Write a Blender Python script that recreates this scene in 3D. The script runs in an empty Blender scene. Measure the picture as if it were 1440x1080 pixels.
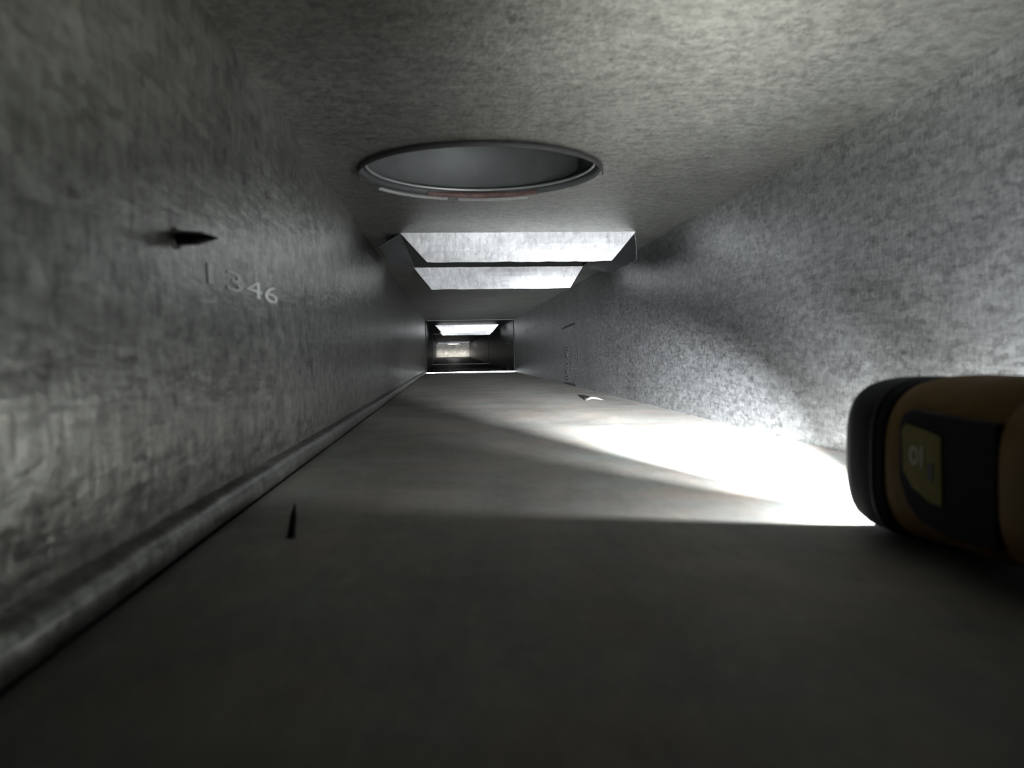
import bpy, bmesh, math, random
from mathutils import Vector, Matrix
random.seed(7)
scn = bpy.context.scene
col = scn.collection

# ------------------------------------------------------------------ materials
def new_mat(name):
    m = bpy.data.materials.new(name); m.use_nodes = True
    nt = m.node_tree; nt.nodes.clear()
    out = nt.nodes.new('ShaderNodeOutputMaterial')
    b = nt.nodes.new('ShaderNodeBsdfPrincipled')
    nt.links.new(b.outputs[0], out.inputs[0])
    return m, nt, b

def ramp(nt, src, stops):
    r = nt.nodes.new('ShaderNodeValToRGB')
    e = r.color_ramp.elements
    while len(e) < len(stops): e.new(0.5)
    for k, (p, c) in zip(e, stops):
        k.position = p; k.color = (*c, 1)
    nt.links.new(src, r.inputs[0]); return r.outputs[0]

def coords(nt, scale=(1, 1, 1)):
    t = nt.nodes.new('ShaderNodeTexCoord')
    m = nt.nodes.new('ShaderNodeMapping'); m.inputs['Scale'].default_value = scale
    nt.links.new(t.outputs['Object'], m.inputs[0]); return m.outputs[0]

def noise(nt, vec, scale, detail=4, rough=.6, dist=0):
    n = nt.nodes.new('ShaderNodeTexNoise')
    n.inputs['Scale'].default_value = scale; n.inputs['Detail'].default_value = detail
    n.inputs['Roughness'].default_value = rough; n.inputs['Distortion'].default_value = dist
    nt.links.new(vec, n.inputs['Vector']); return n.outputs['Fac']

def math_n(nt, op, a, b):
    n = nt.nodes.new('ShaderNodeMath'); n.operation = op
    for i, v in enumerate((a, b)):
        if isinstance(v, (int, float)): n.inputs[i].default_value = v
        else: nt.links.new(v, n.inputs[i])
    return n.outputs[0]

def galvanized(name, dark, light, scale=170, stretch=(1, .45, 1), rough=(.32, .55), bump=.25, metallic=.9,
               tint=(1, 1, 1), dust=0, spangle=.45):
    """zinc coated sheet: fine spangle cells, drawn streaks, soft stains"""
    m, nt, b = new_mat(name)
    v = coords(nt, stretch)
    vo = nt.nodes.new('ShaderNodeTexVoronoi'); vo.inputs['Scale'].default_value = scale
    vo.inputs['Randomness'].default_value = 1
    # distort the lookup so that the cells get ragged edges
    nz = nt.nodes.new('ShaderNodeTexNoise'); nz.inputs['Scale'].default_value = scale*1.3; nz.inputs['Detail'].default_value = 2
    nt.links.new(v, nz.inputs['Vector'])
    vm = nt.nodes.new('ShaderNodeVectorMath'); vm.operation = 'MULTIPLY_ADD'
    vm.inputs[1].default_value = (.012, .012, .012)
    nt.links.new(nz.outputs['Color'], vm.inputs[0]); nt.links.new(v, vm.inputs[2])
    nt.links.new(vm.outputs[0], vo.inputs['Vector'])
    sep = nt.nodes.new('ShaderNodeSeparateColor'); nt.links.new(vo.outputs['Color'], sep.inputs[0])
    cell = sep.outputs[0]
    streak = noise(nt, coords(nt, (stretch[0]*1.6, stretch[1]*.5, stretch[2]*1.6)), scale*.8, 3, .65)
    fine = noise(nt, v, scale*2.2, 3, .7)
    big = noise(nt, coords(nt), 6, 4, .6, .4)
    # short marks crossing the drawn streaks
    cross = noise(nt, coords(nt, (1.9, 1.5, .55)), scale*.9, 3, .7)
    s = math_n(nt, 'MULTIPLY', cell, spangle*.55)
    s = math_n(nt, 'ADD', s, math_n(nt, 'MULTIPLY', streak, .62))
    s = math_n(nt, 'ADD', s, math_n(nt, 'MULTIPLY', cross, .62))
    s = math_n(nt, 'ADD', s, math_n(nt, 'MULTIPLY', big, .35))
    s = math_n(nt, 'ADD', s, math_n(nt, 'MULTIPLY', fine, .2))
    s = math_n(nt, 'SUBTRACT', s, .68)
    d = tuple(dark*t for t in tint); l = tuple(light*t for t in tint)
    c = ramp(nt, s, [(0, d), (.75, l)])
    nt.links.new(c, b.inputs['Base Color'])
    mr = nt.nodes.new('ShaderNodeMapRange')
    mr.inputs['To Min'].default_value = rough[0]; mr.inputs['To Max'].default_value = rough[1]
    nt.links.new(streak, mr.inputs['Value']); nt.links.new(mr.outputs[0], b.inputs['Roughness'])
    b.inputs['Metallic'].default_value = metallic
    bp = nt.nodes.new('ShaderNodeBump'); bp.inputs['Strength'].default_value = bump
    bp.inputs['Distance'].default_value = .0015
    h = math_n(nt, 'ADD', math_n(nt, 'MULTIPLY', cell, .25), math_n(nt, 'ADD', streak, cross))
    nt.links.new(h, bp.inputs['Height']); nt.links.new(bp.outputs[0], b.inputs['Normal'])
    return m

def plain(name, c, rough=.5, metallic=0, emit=None, estr=0, mottled=.15, scale=60):
    m, nt, b = new_mat(name)
    n = noise(nt, coords(nt), scale, 4)
    lo = tuple(x*(1-mottled) for x in c); hi = tuple(min(1, x*(1+mottled)) for x in c)
    nt.links.new(ramp(nt, n, [(.3, lo), (.7, hi)]), b.inputs['Base Color'])
    b.inputs['Roughness'].default_value = rough; b.inputs['Metallic'].default_value = metallic
    if emit:
        b.inputs['Emission Color'].default_value = (*emit, 1); b.inputs['Emission Strength'].default_value = estr
    return m

def dusty_floor(name, dark, light, metallic=.3, rough=.7):
    """sheet metal bottom under a coat of fine dust"""
    m, nt, b = new_mat(name)
    a = noise(nt, coords(nt), 9, 5, .6, .3)
    f = noise(nt, coords(nt, (1, .35, 1)), 220, 4, .7)
    w = noise(nt, coords(nt, (3, .6, 1)), 6, 3, .6, 1.2)
    s = math_n(nt, 'ADD', math_n(nt, 'MULTIPLY', a, .6), math_n(nt, 'MULTIPLY', f, .3))
    s = math_n(nt, 'ADD', s, math_n(nt, 'MULTIPLY', w, .25))
    base = ramp(nt, s, [(.4, dark), (.75, light)])
    # patches of brown dust and of cooler bare zinc
    t = ramp(nt, noise(nt, coords(nt, (1, .8, 1)), 14, 5, .65, .5), [(.36, (.98, .89, .82)), (.52, (.9, .9, .87)), (.68, (.83, .93, .92))])
    mx = nt.nodes.new('ShaderNodeMix'); mx.data_type = 'RGBA'; mx.blend_type = 'MULTIPLY'; mx.inputs[0].default_value = 1
    nt.links.new(base, mx.inputs[6]); nt.links.new(t, mx.inputs[7])
    nt.links.new(mx.outputs[2], b.inputs['Base Color'])
    b.inputs['Roughness'].default_value = rough; b.inputs['Metallic'].default_value = metallic
    bp = nt.nodes.new('ShaderNodeBump'); bp.inputs['Strength'].default_value = .12
    bp.inputs['Distance'].default_value = .001
    nt.links.new(f, bp.inputs['Height']); nt.links.new(bp.outputs[0], b.inputs['Normal'])
    return m

M = {}
M['wall_left'] = galvanized('galvanized_left_wall', .08, .52, 110, (1, .7, 1), (.24, .40), .42, .95, (.98, 1, .93))
M['wall_right'] = galvanized('galvanized_right_wall', .13, .66, 210, (1, .5, .9), (.30, .44), .24, .9, (.97, 1, 1.02))
M['ceiling'] = galvanized('galvanized_ceiling', .14, .58, 210, (.6, 1, 1), (.34, .50), .3, 1.0, (.98, 1, .93))
M['floor'] = dusty_floor('dusty_sheet_floor', (.135, .13, .122), (.28, .268, .25))
M['bright_zinc'] = galvanized('bright_zinc_tab', .22, .62, 60, (1, 1, 1), (.4, .6), .35, .35, (.97, .98, 1), spangle=.3)
M['dark_zinc'] = galvanized('dull_zinc', .06, .16, 120, (1, .5, 1), (.35, .5), .2, .8, (.95, 1, 1.05))
M['lip'] = plain('shaded_lip_steel', (.008, .008, .008), .8, 0)  # shade on the rim's unlit near side, put into the colour
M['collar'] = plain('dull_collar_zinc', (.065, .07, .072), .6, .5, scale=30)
M['side_tab'] = plain('shaded_tab_zinc', (.045, .05, .052), .6, .3)  # zinc darkened in colour to give the side tabs their shade
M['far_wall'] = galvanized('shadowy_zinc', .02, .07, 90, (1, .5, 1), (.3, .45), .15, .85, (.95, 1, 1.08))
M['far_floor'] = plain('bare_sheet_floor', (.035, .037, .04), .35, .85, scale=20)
M['edge'] = plain('cut_steel_edge', (.75, .77, .78), .35, .8, scale=300)
M['near_black'] = plain('near_black_matte', (.006, .006, .006), .9, 0)  # near-black for the branch walls and the joint side cleats
M['rust'] = plain('red_sealant', (.06, .033, .03), .7, 0, mottled=.5, scale=120)
M['screw'] = plain('black_screw_steel', (.015, .012, .011), .45, .5, scale=400)
M['bead'] = plain('dull_bead_steel', (.32, .33, .33), .45, .7)
M['rubber'] = plain('black_rubber', (.022, .023, .032), .6, 0, scale=200)
M['black_plastic'] = plain('black_plastic', (.012, .012, .018), .5, 0, scale=200)
M['amber'] = plain('amber_yellow_plastic', (.15, .085, .022), .5, 0, scale=80, mottled=.08)
M['label'] = plain('olive_label', (.30, .26, .09), .5, 0, scale=80)
M['label_ink'] = plain('pale_label_print', (.6, .58, .55), .5, 0)
M['dark_ink'] = plain('dark_label_print', (.05, .045, .05), .5, 0)
for k in ('rubber', 'black_plastic', 'amber', 'label'):
    bs = M[k].node_tree.nodes['Principled BSDF']; bs.inputs['Specular IOR Level'].default_value = .15; bs.inputs['Roughness'].default_value = .75
M['chrome'] = plain('chrome_reflector', (.8, .8, .8), .15, 1)
M['led'] = plain('lit_led', (1, 1, 1), .4, 0, (.93, .96, 1), 30)
M['ink'] = plain('stamped_ink', (.04, .045, .05), .6, .2, mottled=.5, scale=150)
M['pale_ink'] = plain('pale_stamp', (.5, .52, .52), .5, .6, mottled=.1)
M['insulation'] = galvanized('crinkled_pale_end', .55, .95, 14, (1, 1, 1), (.5, .7), .6, .1, (1, .97, .9), spangle=.5)
M['scuff'] = plain('pale_scuff', (.4, .42, .43), .5, .6, mottled=.5, scale=90)

# ------------------------------------------------------------------ helpers
def obj(name, bm, mat, parent=None, smooth=False, loc=(0, 0, 0)):
    bmesh.ops.recalc_face_normals(bm, faces=bm.faces[:])
    me = bpy.data.meshes.new(name); bm.to_mesh(me); bm.free()
    if smooth:
        for p in me.polygons: p.use_smooth = True
    me.materials.append(mat)
    o = bpy.data.objects.new(name, me); col.objects.link(o)
    if parent: o.parent = parent
    o.location = loc
    return o

def tag(o, label=None, cat=None, group=None, kind=None):
    if label: o['label'] = label
    if cat: o['category'] = cat
    if group: o['group'] = group
    if kind: o['kind'] = kind
    return o

def empty(name, loc=(0, 0, 0)):
    o = bpy.data.objects.new(name, None); o.empty_display_size = .02
    o.location = loc; col.objects.link(o); return o

def quad(bm, pts, n=None, th=.0015):
    """a thin sheet from coplanar points, thickened along n"""
    p = [Vector(q) for q in pts]
    if n is None: n = (p[1]-p[0]).cross(p[2]-p[0]).normalized()
    else: n = Vector(n)
    a = [bm.verts.new(q) for q in p]; b = [bm.verts.new(q+n*th) for q in p]
    bm.faces.new(a); bm.faces.new(list(reversed(b)))
    k = len(p)
    for i in range(k): bm.faces.new((a[i], b[i], b[(i+1) % k], a[(i+1) % k]))

def box(bm, x0, x1, y0, y1, z0, z1):
    quad(bm, [(x0, y0, z0), (x1, y0, z0), (x1, y1, z0), (x0, y1, z0)], (0, 0, 1), z1-z0)

def loft(bm, rings, cap=True):
    vs = [[bm.verts.new(p) for p in r] for r in rings]
    n = len(rings[0])
    for a, b in zip(vs, vs[1:]):
        for i in range(n): bm.faces.new((a[i], a[(i+1) % n], b[(i+1) % n], b[i]))
    if cap: bm.faces.new(vs[0]); bm.faces.new(list(reversed(vs[-1])))

def superring(y, rx, rz, zc=0, xc=0, e=3.0, n=48, dz=0):
    r = []
    for i in range(n):
        a = 2*math.pi*i/n; c, s = math.cos(a), math.sin(a)
        r.append((xc+rx*math.copysign(abs(c)**(2/e), c), y+dz*(s*.5+.5), zc+rz*math.copysign(abs(s)**(2/e), s)))
    return r

# ------------------------------------------------------------------ the duct
XL, XR, ZF, ZC = -.134, .370, -.098, .200
Y0, YJ, YE = -.45, 4.45, 12.05
TH = .002
def station(y):
    """x left, x right, floor z, ceiling z"""
    if y <= YJ: return XL, XR, ZF, ZC
    pts = [(YJ, (XL, XR, ZF, ZC)), (7.2, (-.155, .360, -.081, .2)), (YE, (-.192, .308, -.019, .176))]
    for (a, va), (b, vb) in zip(pts, pts[1:]):
        if y <= b+1e-6:
            t = (y-a)/(b-a); return tuple(p+(q-p)*t for p, q in zip(va, vb))
    return pts[-1][1]

def struct(name, bm, mat, parent=None):
    o = obj(name, bm, mat, parent)
    if not parent: o['kind'] = 'structure'
    return o

# floor of the near run: one long dusty sheet, subdivided and very slightly uneven
def strip(ys, fn, n, th=TH):
    bm = bmesh.new()
    for a, b in zip(ys, ys[1:]):
        pa, pb = fn(a), fn(b)
        quad(bm, [pa[0], pa[1], pb[1], pb[0]], n, th)
    return bm

bm = bmesh.new(); quad(bm, [(XL, Y0, ZF), (XR, Y0, ZF), (XR, YJ, ZF), (XL, YJ, ZF)], (0, 0, -1), TH)
struct('floor', bm, M['floor'])
far_ys = [YJ, 7.2, YE]
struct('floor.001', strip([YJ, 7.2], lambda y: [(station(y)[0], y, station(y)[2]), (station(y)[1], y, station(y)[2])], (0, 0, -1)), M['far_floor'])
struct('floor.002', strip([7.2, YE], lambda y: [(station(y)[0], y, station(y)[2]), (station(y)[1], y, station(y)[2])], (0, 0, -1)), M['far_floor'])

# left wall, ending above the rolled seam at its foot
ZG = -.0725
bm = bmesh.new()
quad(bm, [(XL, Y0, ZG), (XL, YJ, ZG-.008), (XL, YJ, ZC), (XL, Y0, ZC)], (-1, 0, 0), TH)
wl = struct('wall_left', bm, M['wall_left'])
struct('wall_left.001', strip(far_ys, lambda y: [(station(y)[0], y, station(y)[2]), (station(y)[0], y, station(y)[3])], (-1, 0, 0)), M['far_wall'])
# rolled lock seam along the foot of the left wall: groove, then rounded bead down to the floor
prof = [(0, 1.0), (-.011, .985), (-.011, .86), (-.001, .80), (.0028, .72), (.0045, .55), (.0045, .35), (.0042, .20),
        (.001, .15), (-.007, .12), (-.008, 0)]
bm = bmesh.new()
rows = []
ys = [Y0+(YJ-Y0)*i/60 for i in range(61)]
for y in ys:
    top = ZG-.008*(y-Y0)/(YJ-Y0)
    w = .0004*math.sin(y*9)+.0003*math.sin(y*23+1)
    rows.append([bm.verts.new((XL+p[0]+(w if 0 < k < 9 else 0), y, ZF+(top-ZF)*p[1])) for k, p in enumerate(prof)])
for a, b in zip(rows, rows[1:]):
    for i in range(len(prof)-1): bm.faces.new((a[i], a[i+1], b[i+1], b[i]))
s = obj('trim_1', bm, M['wall_left'], smooth=True); s['kind'] = 'structure'
sol = s.modifiers.new('thick', 'SOLIDIFY'); sol.thickness = .001; sol.offset = 1

# right wall
bm = bmesh.new(); quad(bm, [(XR, Y0, ZF), (XR, YJ, ZF), (XR, YJ, ZC), (XR, Y0, ZC)], (1, 0, 0), TH)
wr = struct('wall_right', bm, M['wall_right'])
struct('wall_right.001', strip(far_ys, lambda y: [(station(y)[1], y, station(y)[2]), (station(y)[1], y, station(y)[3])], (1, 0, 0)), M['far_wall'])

# ceiling with a round hole and rectangular take-off openings
HC, HR = (.0385, .868), .1325
RA = (-.0755, .312, 1.285, 1.805)     # x0,x1,y0,y1 of the first rectangular opening
RB = (-.088, .328, 5.17, 5.69)
RC = (-.163, .275, 10.5, 11.0)
bm = bmesh.new()
def cz(bm, x0, x1, y0, y1, z=ZC): quad(bm, [(x0, y0, z), (x1, y0, z), (x1, y1, z), (x0, y1, z)], (0, 0, 1), TH)
S = .15
hx0, hx1, hy0, hy1 = HC[0]-S, HC[0]+S, HC[1]-S, HC[1]+S
cz(bm, XL, XR, Y0, hy0); cz(bm, XL, hx0, hy0, hy1); cz(bm, hx1, XR, hy0, hy1)
N = 128
ci, sq = [], []
for i in range(N):
    a = 2*math.pi*i/N; c, s = math.cos(a), math.sin(a)
    k = S/max(abs(c), abs(s))
    ci.append((HC[0]+HR*c, HC[1]+HR*s)); sq.append((HC[0]+k*c, HC[1]+k*s))
for i in range(N):
    j = (i+1) % N
    quad(bm, [(*ci[i], ZC), (*ci[j], ZC), (*sq[j], ZC), (*sq[i], ZC)], (0, 0, 1), TH)
cz(bm, XL, XR, hy1, RA[2]); cz(bm, XL, RA[0], RA[2], RA[3]); cz(bm, RA[1], XR, RA[2], RA[3]); cz(bm, XL, XR, RA[3], YJ)
struct('ceiling', bm, M['ceiling'])
bm = bmesh.new()
def fc(y): return (station(y)[0], y, station(y)[3]), (station(y)[1], y, station(y)[3])
def far_c(y0, y1, x0=None, x1=None):
    a, b = fc(y0), fc(y1)
    p = [list(a[0]), list(a[1]), list(b[1]), list(b[0])]
    if x0 is not None: p[0][0] = p[3][0] = x0
    if x1 is not None: p[1][0] = p[2][0] = x1
    quad(bm, p, (0, 0, 1), TH)
far_c(YJ, RB[2]); far_c(RB[2], RB[3], None, RB[0]); far_c(RB[2], RB[3], RB[1]); far_c(RB[3], 7.2); far_c(7.2, RC[2])
far_c(RC[2], RC[3], None, RC[0]); far_c(RC[2], RC[3], RC[1]); far_c(RC[3], YE)
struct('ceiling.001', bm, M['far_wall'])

# closed far end: crinkled pale sheet
bm = bmesh.new()
sx0, sx1, sz0, sz1 = station(YE)
nx, nz = 24, 12
g = [[bm.verts.new((sx0-.01+(sx1-sx0+.02)*i/nx, YE-.012+random.uniform(-.012, .012), sz0-.01+(sz1-sz0+.02)*j/nz)) for j in range(nz+1)] for i in range(nx+1)]
for i in range(nx):
    for j in range(nz): bm.faces.new((g[i][j], g[i+1][j], g[i+1][j+1], g[i][j+1]))
e = obj('wall_back', bm, M['insulation']); e['kind'] = 'structure'
sol = e.modifiers.new('thick', 'SOLIDIFY'); sol.thickness = .02; sol.offset = -1

# ------------------------------------------------------------------ rectangular take-offs with folded tabs
def takeoff(name, label, R, z, h, mats, rise=.22, ragged=.0006, side=True, near_gap=0):
    x0, x1, y0, y1 = R
    t = empty(name, ((x0+x1)/2, (y0+y1)/2, z)); tag(t, label, 'duct take-off', 'rectangular take-off openings')
    ox, oy, oz = t.location
    L = lambda p: (p[0]-ox, p[1]-oy, p[2]-oz)
    tm, bmz = mats
    def tab(nm, a, b, down, cut, mat, seed, flat=None):
        """a sheet tab folded along edge a-b, hanging by vector down, its ends cut at a slant"""
        rnd = random.Random(seed)
        a, b, down = Vector(a), Vector(b), Vector(down)
        u = (b-a).normalized(); w = (b-a).length
        bm = bmesh.new(); n = 20; m = 5
        up = []
        rows = []
        nrm = u.cross(down).normalized()
        ragg = [rnd.uniform(-1, 1)*ragged for _ in range(n+1)]
        for j in range(m+1):
            f = j/m
            row = []
            for i in range(n+1):
                s = i/n
                l = cut[0]*f+(w-(cut[0]+cut[1])*f)*s
                bulge = .0022*math.sin(math.pi*f)*math.sin(5*s+seed)
                row.append(bm.verts.new(L(a+u*l+down*f*(1+(ragg[i]/down.length if j == m else 0))+nrm*bulge)))
            rows.append(row)
        for r0, r1 in zip(rows, rows[1:]):
            for i in range(n): bm.faces.new((r0[i], r0[i+1], r1[i+1], r1[i]))
        o = obj(nm, bm, mat, t)
        so = o.modifiers.new('thick', 'SOLIDIFY'); so.thickness = .0012; so.offset = 0
        return o
    tab('folded_tab', (x0, y0, z), (x1, y0, z), (0, .004, -h), (h*.9, h*.85), tm, 1)
    tab('folded_tab', (x0, y1, z), (x1, y1, z), (0, .006, -h*1.0), (h*.8, h*.6), tm, 2)
    if side:
        tab('side_tab', (x0, y0+.01, z), (x0, y1-.02, z), (-.034, 0, -h*.45), (.0, .25), M['side_tab'], 3)
        tab('side_tab', (x1, y0+.01, z), (x1, y1-.02, z), (.008, 0, -h*.9), (.02, .25), M['side_tab'], 4)
    # the branch duct that rises from the opening
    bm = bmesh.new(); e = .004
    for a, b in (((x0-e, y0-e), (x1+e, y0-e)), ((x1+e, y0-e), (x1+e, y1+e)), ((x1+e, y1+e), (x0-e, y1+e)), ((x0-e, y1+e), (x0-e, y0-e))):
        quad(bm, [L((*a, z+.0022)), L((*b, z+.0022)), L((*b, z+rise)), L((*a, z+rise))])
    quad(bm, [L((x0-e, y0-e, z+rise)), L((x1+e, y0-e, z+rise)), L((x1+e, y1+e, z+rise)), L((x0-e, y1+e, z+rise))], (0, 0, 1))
    obj('branch_wall', bm, M['near_black'], t)
    return t

takeoff('rectangular_takeoff', 'large rectangular ceiling opening with bright folded metal tabs just behind the round hole', RA, ZC, .0475,
        (M['bright_zinc'], M['dark_zinc']))
takeoff('rectangular_takeoff', 'small distant ceiling opening with one bright tab, just past the duct joint', RB, ZC, .052,
        (M['bright_zinc'], M['far_wall']), side=False)
takeoff('rectangular_takeoff', 'farthest ceiling opening with a thin pale tab, right in front of the bright end', RC, .182, .024,
        (M['bright_zinc'], M['far_wall']), side=False)

# ------------------------------------------------------------------ round collar
rc = empty('round_collar', (HC[0], HC[1], ZC))
tag(rc, 'round duct collar set in a circular hole in the metal ceiling', 'duct collar')
def tube(r0, r1, z0, z1, n=128, wob=0, a0=0, a1=2*math.pi):
    bm = bmesh.new(); full = abs(a1-a0-2*math.pi) < 1e-6
    k = n if full else n+1
    R = []
    for rr, zz in ((r0, z0), (r1, z1)):
        R.append([bm.verts.new(((rr+wob*math.sin(7*(a0+(a1-a0)*i/n)))*math.cos(a0+(a1-a0)*i/n), (rr+wob*math.sin(7*(a0+(a1-a0)*i/n)))*math.sin(a0+(a1-a0)*i/n), zz)) for i in range(k)])
    for i in range(n):
        j = (i+1) % k
        bm.faces.new((R[0][i], R[0][j], R[1][j], R[1][i]))
    return bm
def thick(o, t, off=0):
    s = o.modifiers.new('thick', 'SOLIDIFY'); s.thickness = t; s.offset = off; return o
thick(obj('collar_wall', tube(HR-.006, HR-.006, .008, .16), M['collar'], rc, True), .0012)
thick(obj('sealant_band', tube(HR-.001, HR-.003, -.001, .0065, wob=.0004, a0=math.radians(55), a1=math.radians(118)), M['rust'], rc, True), .0022)
thick(obj('rim_lip', tube(HR+.0005, HR+.0002, -.006, .0005, a0=math.radians(176), a1=math.radians(352)), M['lip'], rc, True), .0014)
def torus(R, r, z, a0, a1, n=120, m=10):
    bm = bmesh.new(); rows = []
    for i in range(n+1):
        a = a0+(a1-a0)*i/n
        rows.append([bm.verts.new(((R+r*math.cos(b))*math.cos(a), (R+r*math.cos(b))*math.sin(a), z+r*math.sin(b))) for b in [2*math.pi*j/m for j in range(m)]])
    for p, q in zip(rows, rows[1:]):
        for j in range(m): bm.faces.new((p[j], p[(j+1) % m], q[(j+1) % m], q[j]))
    bm.faces.new(rows[0]); bm.faces.new(list(reversed(rows[-1])))
    return bm
thick(obj('collar_flange', tube(HR-.0002, HR-.0045, .0005, .0078), M['side_tab'], rc, True), .001)
obj('collar_bead', torus(HR-.0075, .0018, .008, 0, 2*math.pi-.02), M['bead'], rc, True)
# bent tabs of the collar flange pressed against the ceiling on its far side
for a0, a1, w in ((math.radians(62), math.radians(100), .0045), (math.radians(106), math.radians(150), .003)):
    bm = bmesh.new(); n = 16
    A = []; B = []
    for i in range(n+1):
        a = a0+(a1-a0)*i/n
        A.append(bm.verts.new(((HR-.001)*math.cos(a), (HR-.001)*math.sin(a), -.0015)))
        B.append(bm.verts.new(((HR+w)*math.cos(a), (HR+w)*math.sin(a), -.0035)))
    for i in range(n): bm.faces.new((A[i], A[i+1], B[i+1], B[i]))
    thick(obj('flange_tab', bm, M['edge'], rc), .001, 0)

# ------------------------------------------------------------------ joints between duct lengths
def joint(name, label, y, d, mat_lip, lip_t=.0028, side_mat=None, top_mat=None):
    x0, x1, z0, z1 = station(y)
    j = empty(name, ((x0+x1)/2, y, z0)); tag(j, label, 'duct joint', 'joints between duct lengths')
    ox, oy, oz = j.location
    def part(nm, a, b, mat):
        bm = bmesh.new(); box(bm, a[0]-ox, b[0]-ox, a[1]-oy, b[1]-oy, a[2]-oz, b[2]-oz)
        o = obj(nm, bm, mat, j); bv = o.modifiers.new('b', 'BEVEL'); bv.width = min(.0008, lip_t/4); bv.segments = 2
        return o
    part('bottom_cleat', (x0+.001, y-.012, z0+.0002), (x1-.001, y+.012, z0+d[0]), mat_lip)
    part('top_cleat', (x0+.012, y-.012, z1-d[1]), (x1-.001, y+.012, z1-.0002), top_mat or mat_lip)
    part('side_cleat', (x0+.0002, y-.012, z0+d[0]+.0005), (x0+.004, y+.012, z1-d[1]-.0005), side_mat or mat_lip)
    part('side_cleat', (x1-.004, y-.012, z0+d[0]+.0005), (x1-.0002, y+.012, z1-d[1]-.0005), side_mat or mat_lip)
    return j
joint('duct_joint', 'joint frame across the duct with a bright thin strip on the floor, nearer one', YJ, (.0045, .0025), M['edge'], top_mat=M['collar'], side_mat=M['near_black'])
joint('duct_joint', 'dim joint strip on the dark floor deep in the duct, farther one', 7.2, (.005, .004), M['side_tab'], side_mat=M['near_black'])

# ------------------------------------------------------------------ screw tips
def screw(label, loc, direction, length, r, group=None):
    bm = bmesh.new(); n = 14; rings = []
    K = 90
    for i in range(K+1):
        f = i/K
        base = r*(1-f)**.75 if f > .45 else r*(1-.45)**.75*(1+.55*(.45-f)/.45*.7)
        base = r*(1.0-.35*f) if f < .55 else r*(1.0-.35*.55)*(1-(f-.55)/.45)**.85
        rr = []
        for j in range(n):
            a = 2*math.pi*j/n
            th = ((i/6+j/n) % 1.0); th = 1-abs(th-.5)*2
            q = max(base*(.78+.3*th), .00006)
            rr.append((q*math.cos(a), q*math.sin(a), f*length))
        rings.append(rr)
    loft(bm, rings)
    o = obj('screw_tip', bm, M['screw'], smooth=True)
    o.location = loc
    o.rotation_mode = 'QUATERNION'
    o.rotation_quaternion = Vector((0, 0, 1)).rotation_difference(Vector(direction).normalized())
    tag(o, label, 'screw', group)
    # crumpled burr of pierced sheet round the foot
    bm = bmesh.new(); rnd = random.Random(length)
    a = [(1.15*r*math.cos(t), 1.15*r*math.sin(t), .0002) for t in [2*math.pi*k/16 for k in range(16)]]
    b = [(r*1.02*math.cos(t), r*1.02*math.sin(t), r*rnd.uniform(.1, .35)) for t in [2*math.pi*k/16 for k in range(16)]]
    c = [(1.3*r*math.cos(t), 1.9*r*math.sin(t), .0001) for t in [2*math.pi*k/16 for k in range(16)]]
    loft(bm, [c, a, b], cap=False)
    thick(obj('burr', bm, M['screw'], o, True), .0002)
    return o
screw('black pointed screw tip poking out of the left wall', (XL, .402, .0605), (1, .02, -.0), .0210, .0042)
screw('black pointed screw tip standing up through the floor', (-.0885, .434, ZF), (.12, .1, 1), .0190, .0026)
screw('tiny screw tip upright on the floor behind the near joint strip', (.338, 4.56, ZF), (.02, 0, 1), .03, .0028)
screw('tiny screw tip sticking out of the right wall past the near joint', (XR-.001, 4.75, .068), (-1, .0, .1), .035, .0028)
screw('tiny screw tip at the left end of the near joint strip', (-.09, 4.56, ZF), (0, 0, 1), .024, .0024)

# ------------------------------------------------------------------ marks on the walls
def text(name, body, size, loc, mtx, mat, parent, sx=1.0, extr=.00025):
    cu = bpy.data.curves.new(name, 'FONT'); cu.body = body; cu.size = size; cu.extrude = extr
    cu.align_x = 'LEFT'
    o = bpy.data.objects.new(name, cu); col.objects.link(o)
    dg = bpy.context.evaluated_depsgraph_get()
    me = bpy.data.meshes.new_from_object(o.evaluated_get(dg))
    bpy.data.objects.remove(o); me.materials.clear(); me.materials.append(mat)
    o = bpy.data.objects.new(name, me); col.objects.link(o)
    o.matrix_world = Matrix.Translation(loc) @ mtx @ Matrix.Diagonal((sx, 1, 1, 1))
    o.parent = parent
    return o
# wall right: text runs upward (x of text -> +z, y of text -> +y ... faces -x)
MR = Matrix(((0, 0, -1, 0), (0, -1, 0, 0), (-1, 0, 0, 0), (0, 0, 0, 1)))   # text x -> -z, text y -> -y, normal -> -x
for body, size, y, z, sx in (('0XWX0', .115, 2.50, .022, .27), ('1111111111111', .030, 2.355, .024, .42), ('- 0 1 - 0 -', .05, 2.30, .012, .5), ('|||||||||||', .030, 2.245, .018, .6)):
    text('stamped_print', body, size, Vector((XR-.0003, y, z)), MR, M['ink'], wr, sx)
ML = Matrix(((0, 0, 1, 0), (1, 0, 0, 0), (0, 1, 0, 0), (0, 0, 0, 1)))      # text x -> +y, text y -> +z, normal -> +x
text('printed_number', '1346', .0175, Vector((XL+.0003, .430, .0425)), ML, M['pale_ink'], wl, 5.8)

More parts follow.
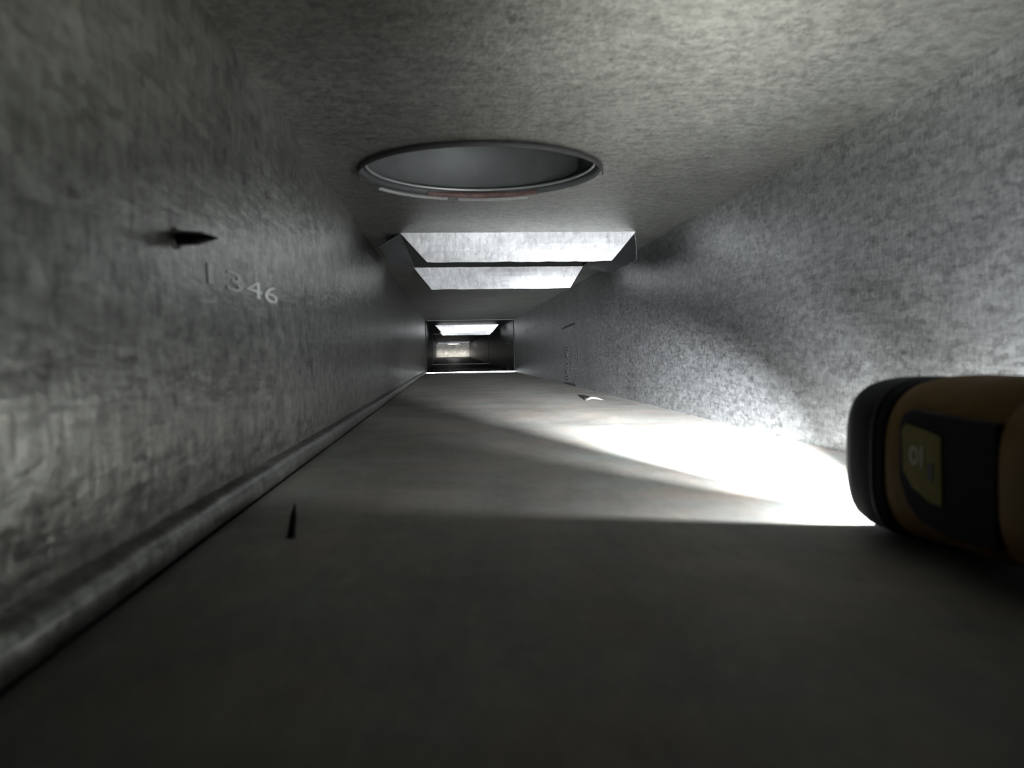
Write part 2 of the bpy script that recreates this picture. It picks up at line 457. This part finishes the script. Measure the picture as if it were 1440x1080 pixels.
def patch(name, pts, mat, parent, n, th=.0004):
    bm = bmesh.new(); quad(bm, pts, n, th); return obj(name, bm, mat, parent)
patch('scratch', [(XR-.0004, 2.27, .0855), (XR-.0004, 2.27, .0905), (XR-.0004, 2.40, .089), (XR-.0004, 2.56, .083), (XR-.0004, 2.54, .079)], M['ink'], wr, (-1, 0, 0))
patch('seam_gap', [(XR-.0006, 2.28, ZF+.001), (XR-.0006, 2.29, ZF+.008), (XR-.0006, 2.42, ZF+.009), (XR-.0006, 2.55, ZF+.003), (XR-.0006, 2.5, ZF+.001)], M['ink'], wr, (-1, 0, 0))
rnd = random.Random(5)
for (y, z, s) in ((3.05, .114, 1), (3.35, .112, .9), (3.7, .108, .8)):
    pts = []
    for k in range(12):
        a = 2*math.pi*k/12; q = rnd.uniform(.6, 1.1)*s
        pts.append((XR-.0003, y+.17*q*math.cos(a), z+.013*q*math.sin(a)))
    patch('scuff_mark', pts, M['scuff'], wr, (-1, 0, 0))

# curled sliver of cut metal lying on the floor near the right wall
bm = bmesh.new(); rows = []
for i in range(21):
    f = i/20
    x = .280+.037*f; y = 1.60+.02*math.sin(3*f); z = ZF+.0006+.003*math.sin(math.pi*f)*(1-.4*f)
    w = .004*math.sin(math.pi*min(1, f+.08))+.0008
    rows.append((bm.verts.new((x, y-w, z)), bm.verts.new((x, y+w, z+.003*math.sin(math.pi*f)))))
for a, b in zip(rows, rows[1:]): bm.faces.new((a[0], b[0], b[1], a[1]))
sl = thick(obj('metal_sliver', bm, M['edge']), .0006)
tag(sl, 'thin curled metal sliver on the floor at the far tip of the bright beam', 'metal scrap')

# ------------------------------------------------------------------ work light lying on the floor
FX, FZ = .2535, -.0565
fl = empty('work_light', (FX-.002, .350, ZF))
tag(fl, 'yellow and black battery work light lying by the right wall, shining down the duct', 'flashlight')
dz = FZ-ZF
def P(y): return y-.36
def sring(y, rx, rz, z, e=3.0, n=64): return superring(P(y), rx, rz, z-ZF, 0, e, n)
# black rubber bezel: hollow ring open at the front
bm = bmesh.new()
bez = [(.378, .0385, .0400), (.380, .0400, .0410), (.398, .0405, .0412), (.408, .0402, .0412), (.416, .0385, .0400),
       (.4215, .0345, .0365), (.4225, .0325, .0345)]
outer = [sring(y, rx, rz, FZ, 3.3) for y, rx, rz in bez]
inner = [sring(y, rx, rz, FZ, 2.6) for y, rx, rz in ((.4205, .0305, .0325), (.405, .0295, .0315), (.404, .010, .010))]
loft(bm, outer+inner)
obj('bezel', bm, M['rubber'], fl, True)
# raised grip bands round the bezel
for y0, y1 in ((.385, .3885),):
    bm = bmesh.new()
    loft(bm, [sring(y, .0403+d, .0411+d, FZ, 3.3) for y, d in ((y0-.0006, -.001), (y0, .0005), (y1, .0005), (y1+.0006, -.001))], cap=False)
    obj('grip_band', bm, M['black_plastic'], fl, True)
# reflector dish and lit led
bm = bmesh.new()
loft(bm, [sring(y, r, r, FZ, 2.1, 48) for y, r in ((.4075, .028), (.4062, .020), (.4052, .010), (.4045, .005))], cap=False)
thick(obj('reflector', bm, M['chrome'], fl, True), .0004)
bm = bmesh.new(); loft(bm, [sring(y, r, r, FZ, 2.0, 32) for y, r in ((.4053, .0045), (.4075, .004), (.4083, .002))])
obj('led', bm, M['led'], fl, True)
# amber head
bm = bmesh.new()
hd = [(.379, .0370, .0385, -.0565), (.377, .0392, .0405, -.0560), (.366, .0400, .0410, -.0545), (.350, .0402, .0405, -.0540),
      (.335, .0398, .0400, -.0540), (.322, .0392, .0405, -.0535), (.312, .0385, .0385, -.0540), (.304, .0378, .0365, -.0550), (.296, .0375, .0350, -.0555)]
loft(bm, [sring(y, rx, rz, z, 2.9) for y, rx, rz, z in hd])
obj('lamp_head', bm, M['amber'], fl, True)
# black side panel with the label in it, on the left cheek
def cheek(pts, t0, t1, mat, name, bev=.0012):
    bm = bmesh.new()
    quad(bm, [(-t0, P(y), z-ZF) for y, z in pts], (-1, 0, 0), t1-t0)
    o = obj(name, bm, mat, fl); b = o.modifiers.new('b', 'BEVEL'); b.width = bev; b.segments = 3
    return o
cheek([(.362, -.036), (.359, -.0305), (.353, -.0285), (.325, -.0295), (.2955, -.0300), (.2955, -.080), (.322, -.0815), (.345, -.079), (.355, -.073), (.362, -.062)],
      .036, .0412, M['black_plastic'], 'side_panel')
cheek([(.3585, -.0385), (.3560, -.0350), (.340, -.0370), (.3295, -.0390), (.3285, -.0690), (.337, -.0685), (.350, -.0640), (.3575, -.0570)],
      .0405, .0419, M['label'], 'label_plate', .0006)
bm = bmesh.new(); 
r0 = [(-.0420, P(.3485)+.0032*math.cos(t), -.049-ZF+.0045*math.sin(t)) for t in [2*math.pi*k/20 for k in range(20)]]
r1 = [(-.0420, P(.3485)+.0018*math.cos(t), -.049-ZF+.0028*math.sin(t)) for t in [2*math.pi*k/20 for k in range(20)]]
for i in range(20):
    j = (i+1) % 20; quad(bm, [r0[i], r0[j], r1[j], r1[i]], (-1, 0, 0), .0002)
quad(bm, [(-.0420, P(.3435), -.044-ZF), (-.0420, P(.3420), -.044-ZF), (-.0420, P(.3420), -.054-ZF), (-.0420, P(.3435), -.054-ZF)], (-1, 0, 0), .0002)
obj('label_mark', bm, M['label_ink'], fl)
bm = bmesh.new(); quad(bm, [(-.0420, P(.3385), -.051-ZF), (-.0420, P(.3345), -.051-ZF), (-.0420, P(.3345), -.059-ZF), (-.0420, P(.3385), -.058-ZF)], (-1, 0, 0), .0002)
obj('label_mark', bm, M['dark_ink'], fl)
# handle and battery behind the head
bm = bmesh.new()
loft(bm, [superring(P(y), rx, rz, z-ZF, 0, 3.4, 64) for y, rx, rz, z in
          ((.2955, .0395, .0345, -.0525), (.2935, .0420, .0365, -.0535), (.270, .0430, .0375, -.0545), (.240, .0420, .0380, -.0560), (.205, .0400, .0385, -.0575))])
obj('handle', bm, M['amber'], fl, True)
bm = bmesh.new(); box(bm, -.038, .038, P(.150), P(.2045), .002, .078)
o = obj('battery_pack', bm, M['black_plastic'], fl); b = o.modifiers.new('b', 'BEVEL'); b.width = .006; b.segments = 4

# ------------------------------------------------------------------ the light it gives
def spot(name, energy, angle, blend, aim, radius=.004, loc=(FX-.002, .4005, FZ)):
    l = bpy.data.lights.new(name, 'SPOT'); l.energy = energy; l.spot_size = math.radians(angle); l.spot_blend = blend
    l.shadow_soft_size = radius; l.color = (.94, .97, 1)
    o = bpy.data.objects.new(name, l); col.objects.link(o); o.location = loc
    o.rotation_euler = Vector(aim).to_track_quat('-Z', 'Y').to_euler()
    return o
spot('led_spill', 13, 176, .05, (0, 1, 0))
spot('led_cone', 75, 64, .55, (0.02, 1, -.09))
spot('led_hotspot', 2200, 36, .9, (.02, 1, -.125))
spot('led_throw', 1300, 12, 1, (-.02, 1, .025))
# added fill light hidden in the farthest branch, brightening the closed end
o = spot('end_fill', 170, 26, .8, (0, 1.4, -.10), .02, (.06, 10.58, .196)); o.data.color = (1, .96, .88)

# ------------------------------------------------------------------ world, camera
w = bpy.data.worlds.new('world'); scn.world = w; w.use_nodes = True
w.node_tree.nodes['Background'].inputs[0].default_value = (0, 0, 0, 1)
w.node_tree.nodes['Background'].inputs[1].default_value = 0

r = math.radians(1.0); f = 1100
x = (632-720)/f; y = (540-500)/f
x0 = x*math.cos(r)+y*math.sin(r); y0 = -x*math.sin(r)+y*math.cos(r)
yaw = math.atan(-x0); pit = math.atan2(y0, math.hypot(1, x0))
cy, sy, cp, sp = math.cos(yaw), math.sin(yaw), math.cos(pit), math.sin(pit)
F = Vector((sy*cp, cy*cp, -sp)); R0 = Vector((cy, -sy, 0)); U0 = Vector((sy*sp, cy*sp, cp))
Rv = R0*math.cos(r)-U0*math.sin(r); Uv = U0*math.cos(r)+R0*math.sin(r)
cam = bpy.data.cameras.new('camera'); cam.sensor_width = 36; cam.lens = f/1440*36
cam.clip_start = .01; cam.clip_end = 100
cam.dof.use_dof = True; cam.dof.focus_distance = 2.2; cam.dof.aperture_fstop = 11
co = bpy.data.objects.new('camera', cam); col.objects.link(co)
co.matrix_world = Matrix(((Rv.x, Uv.x, -F.x, 0), (Rv.y, Uv.y, -F.y, 0), (Rv.z, Uv.z, -F.z, 0), (0, 0, 0, 1)))
scn.camera = co
scn.view_settings.view_transform = 'Standard'; scn.view_settings.look = 'None'
scn.view_settings.gamma = 1; scn.view_settings.use_curve_mapping = False
scn.view_settings.exposure = -1.25
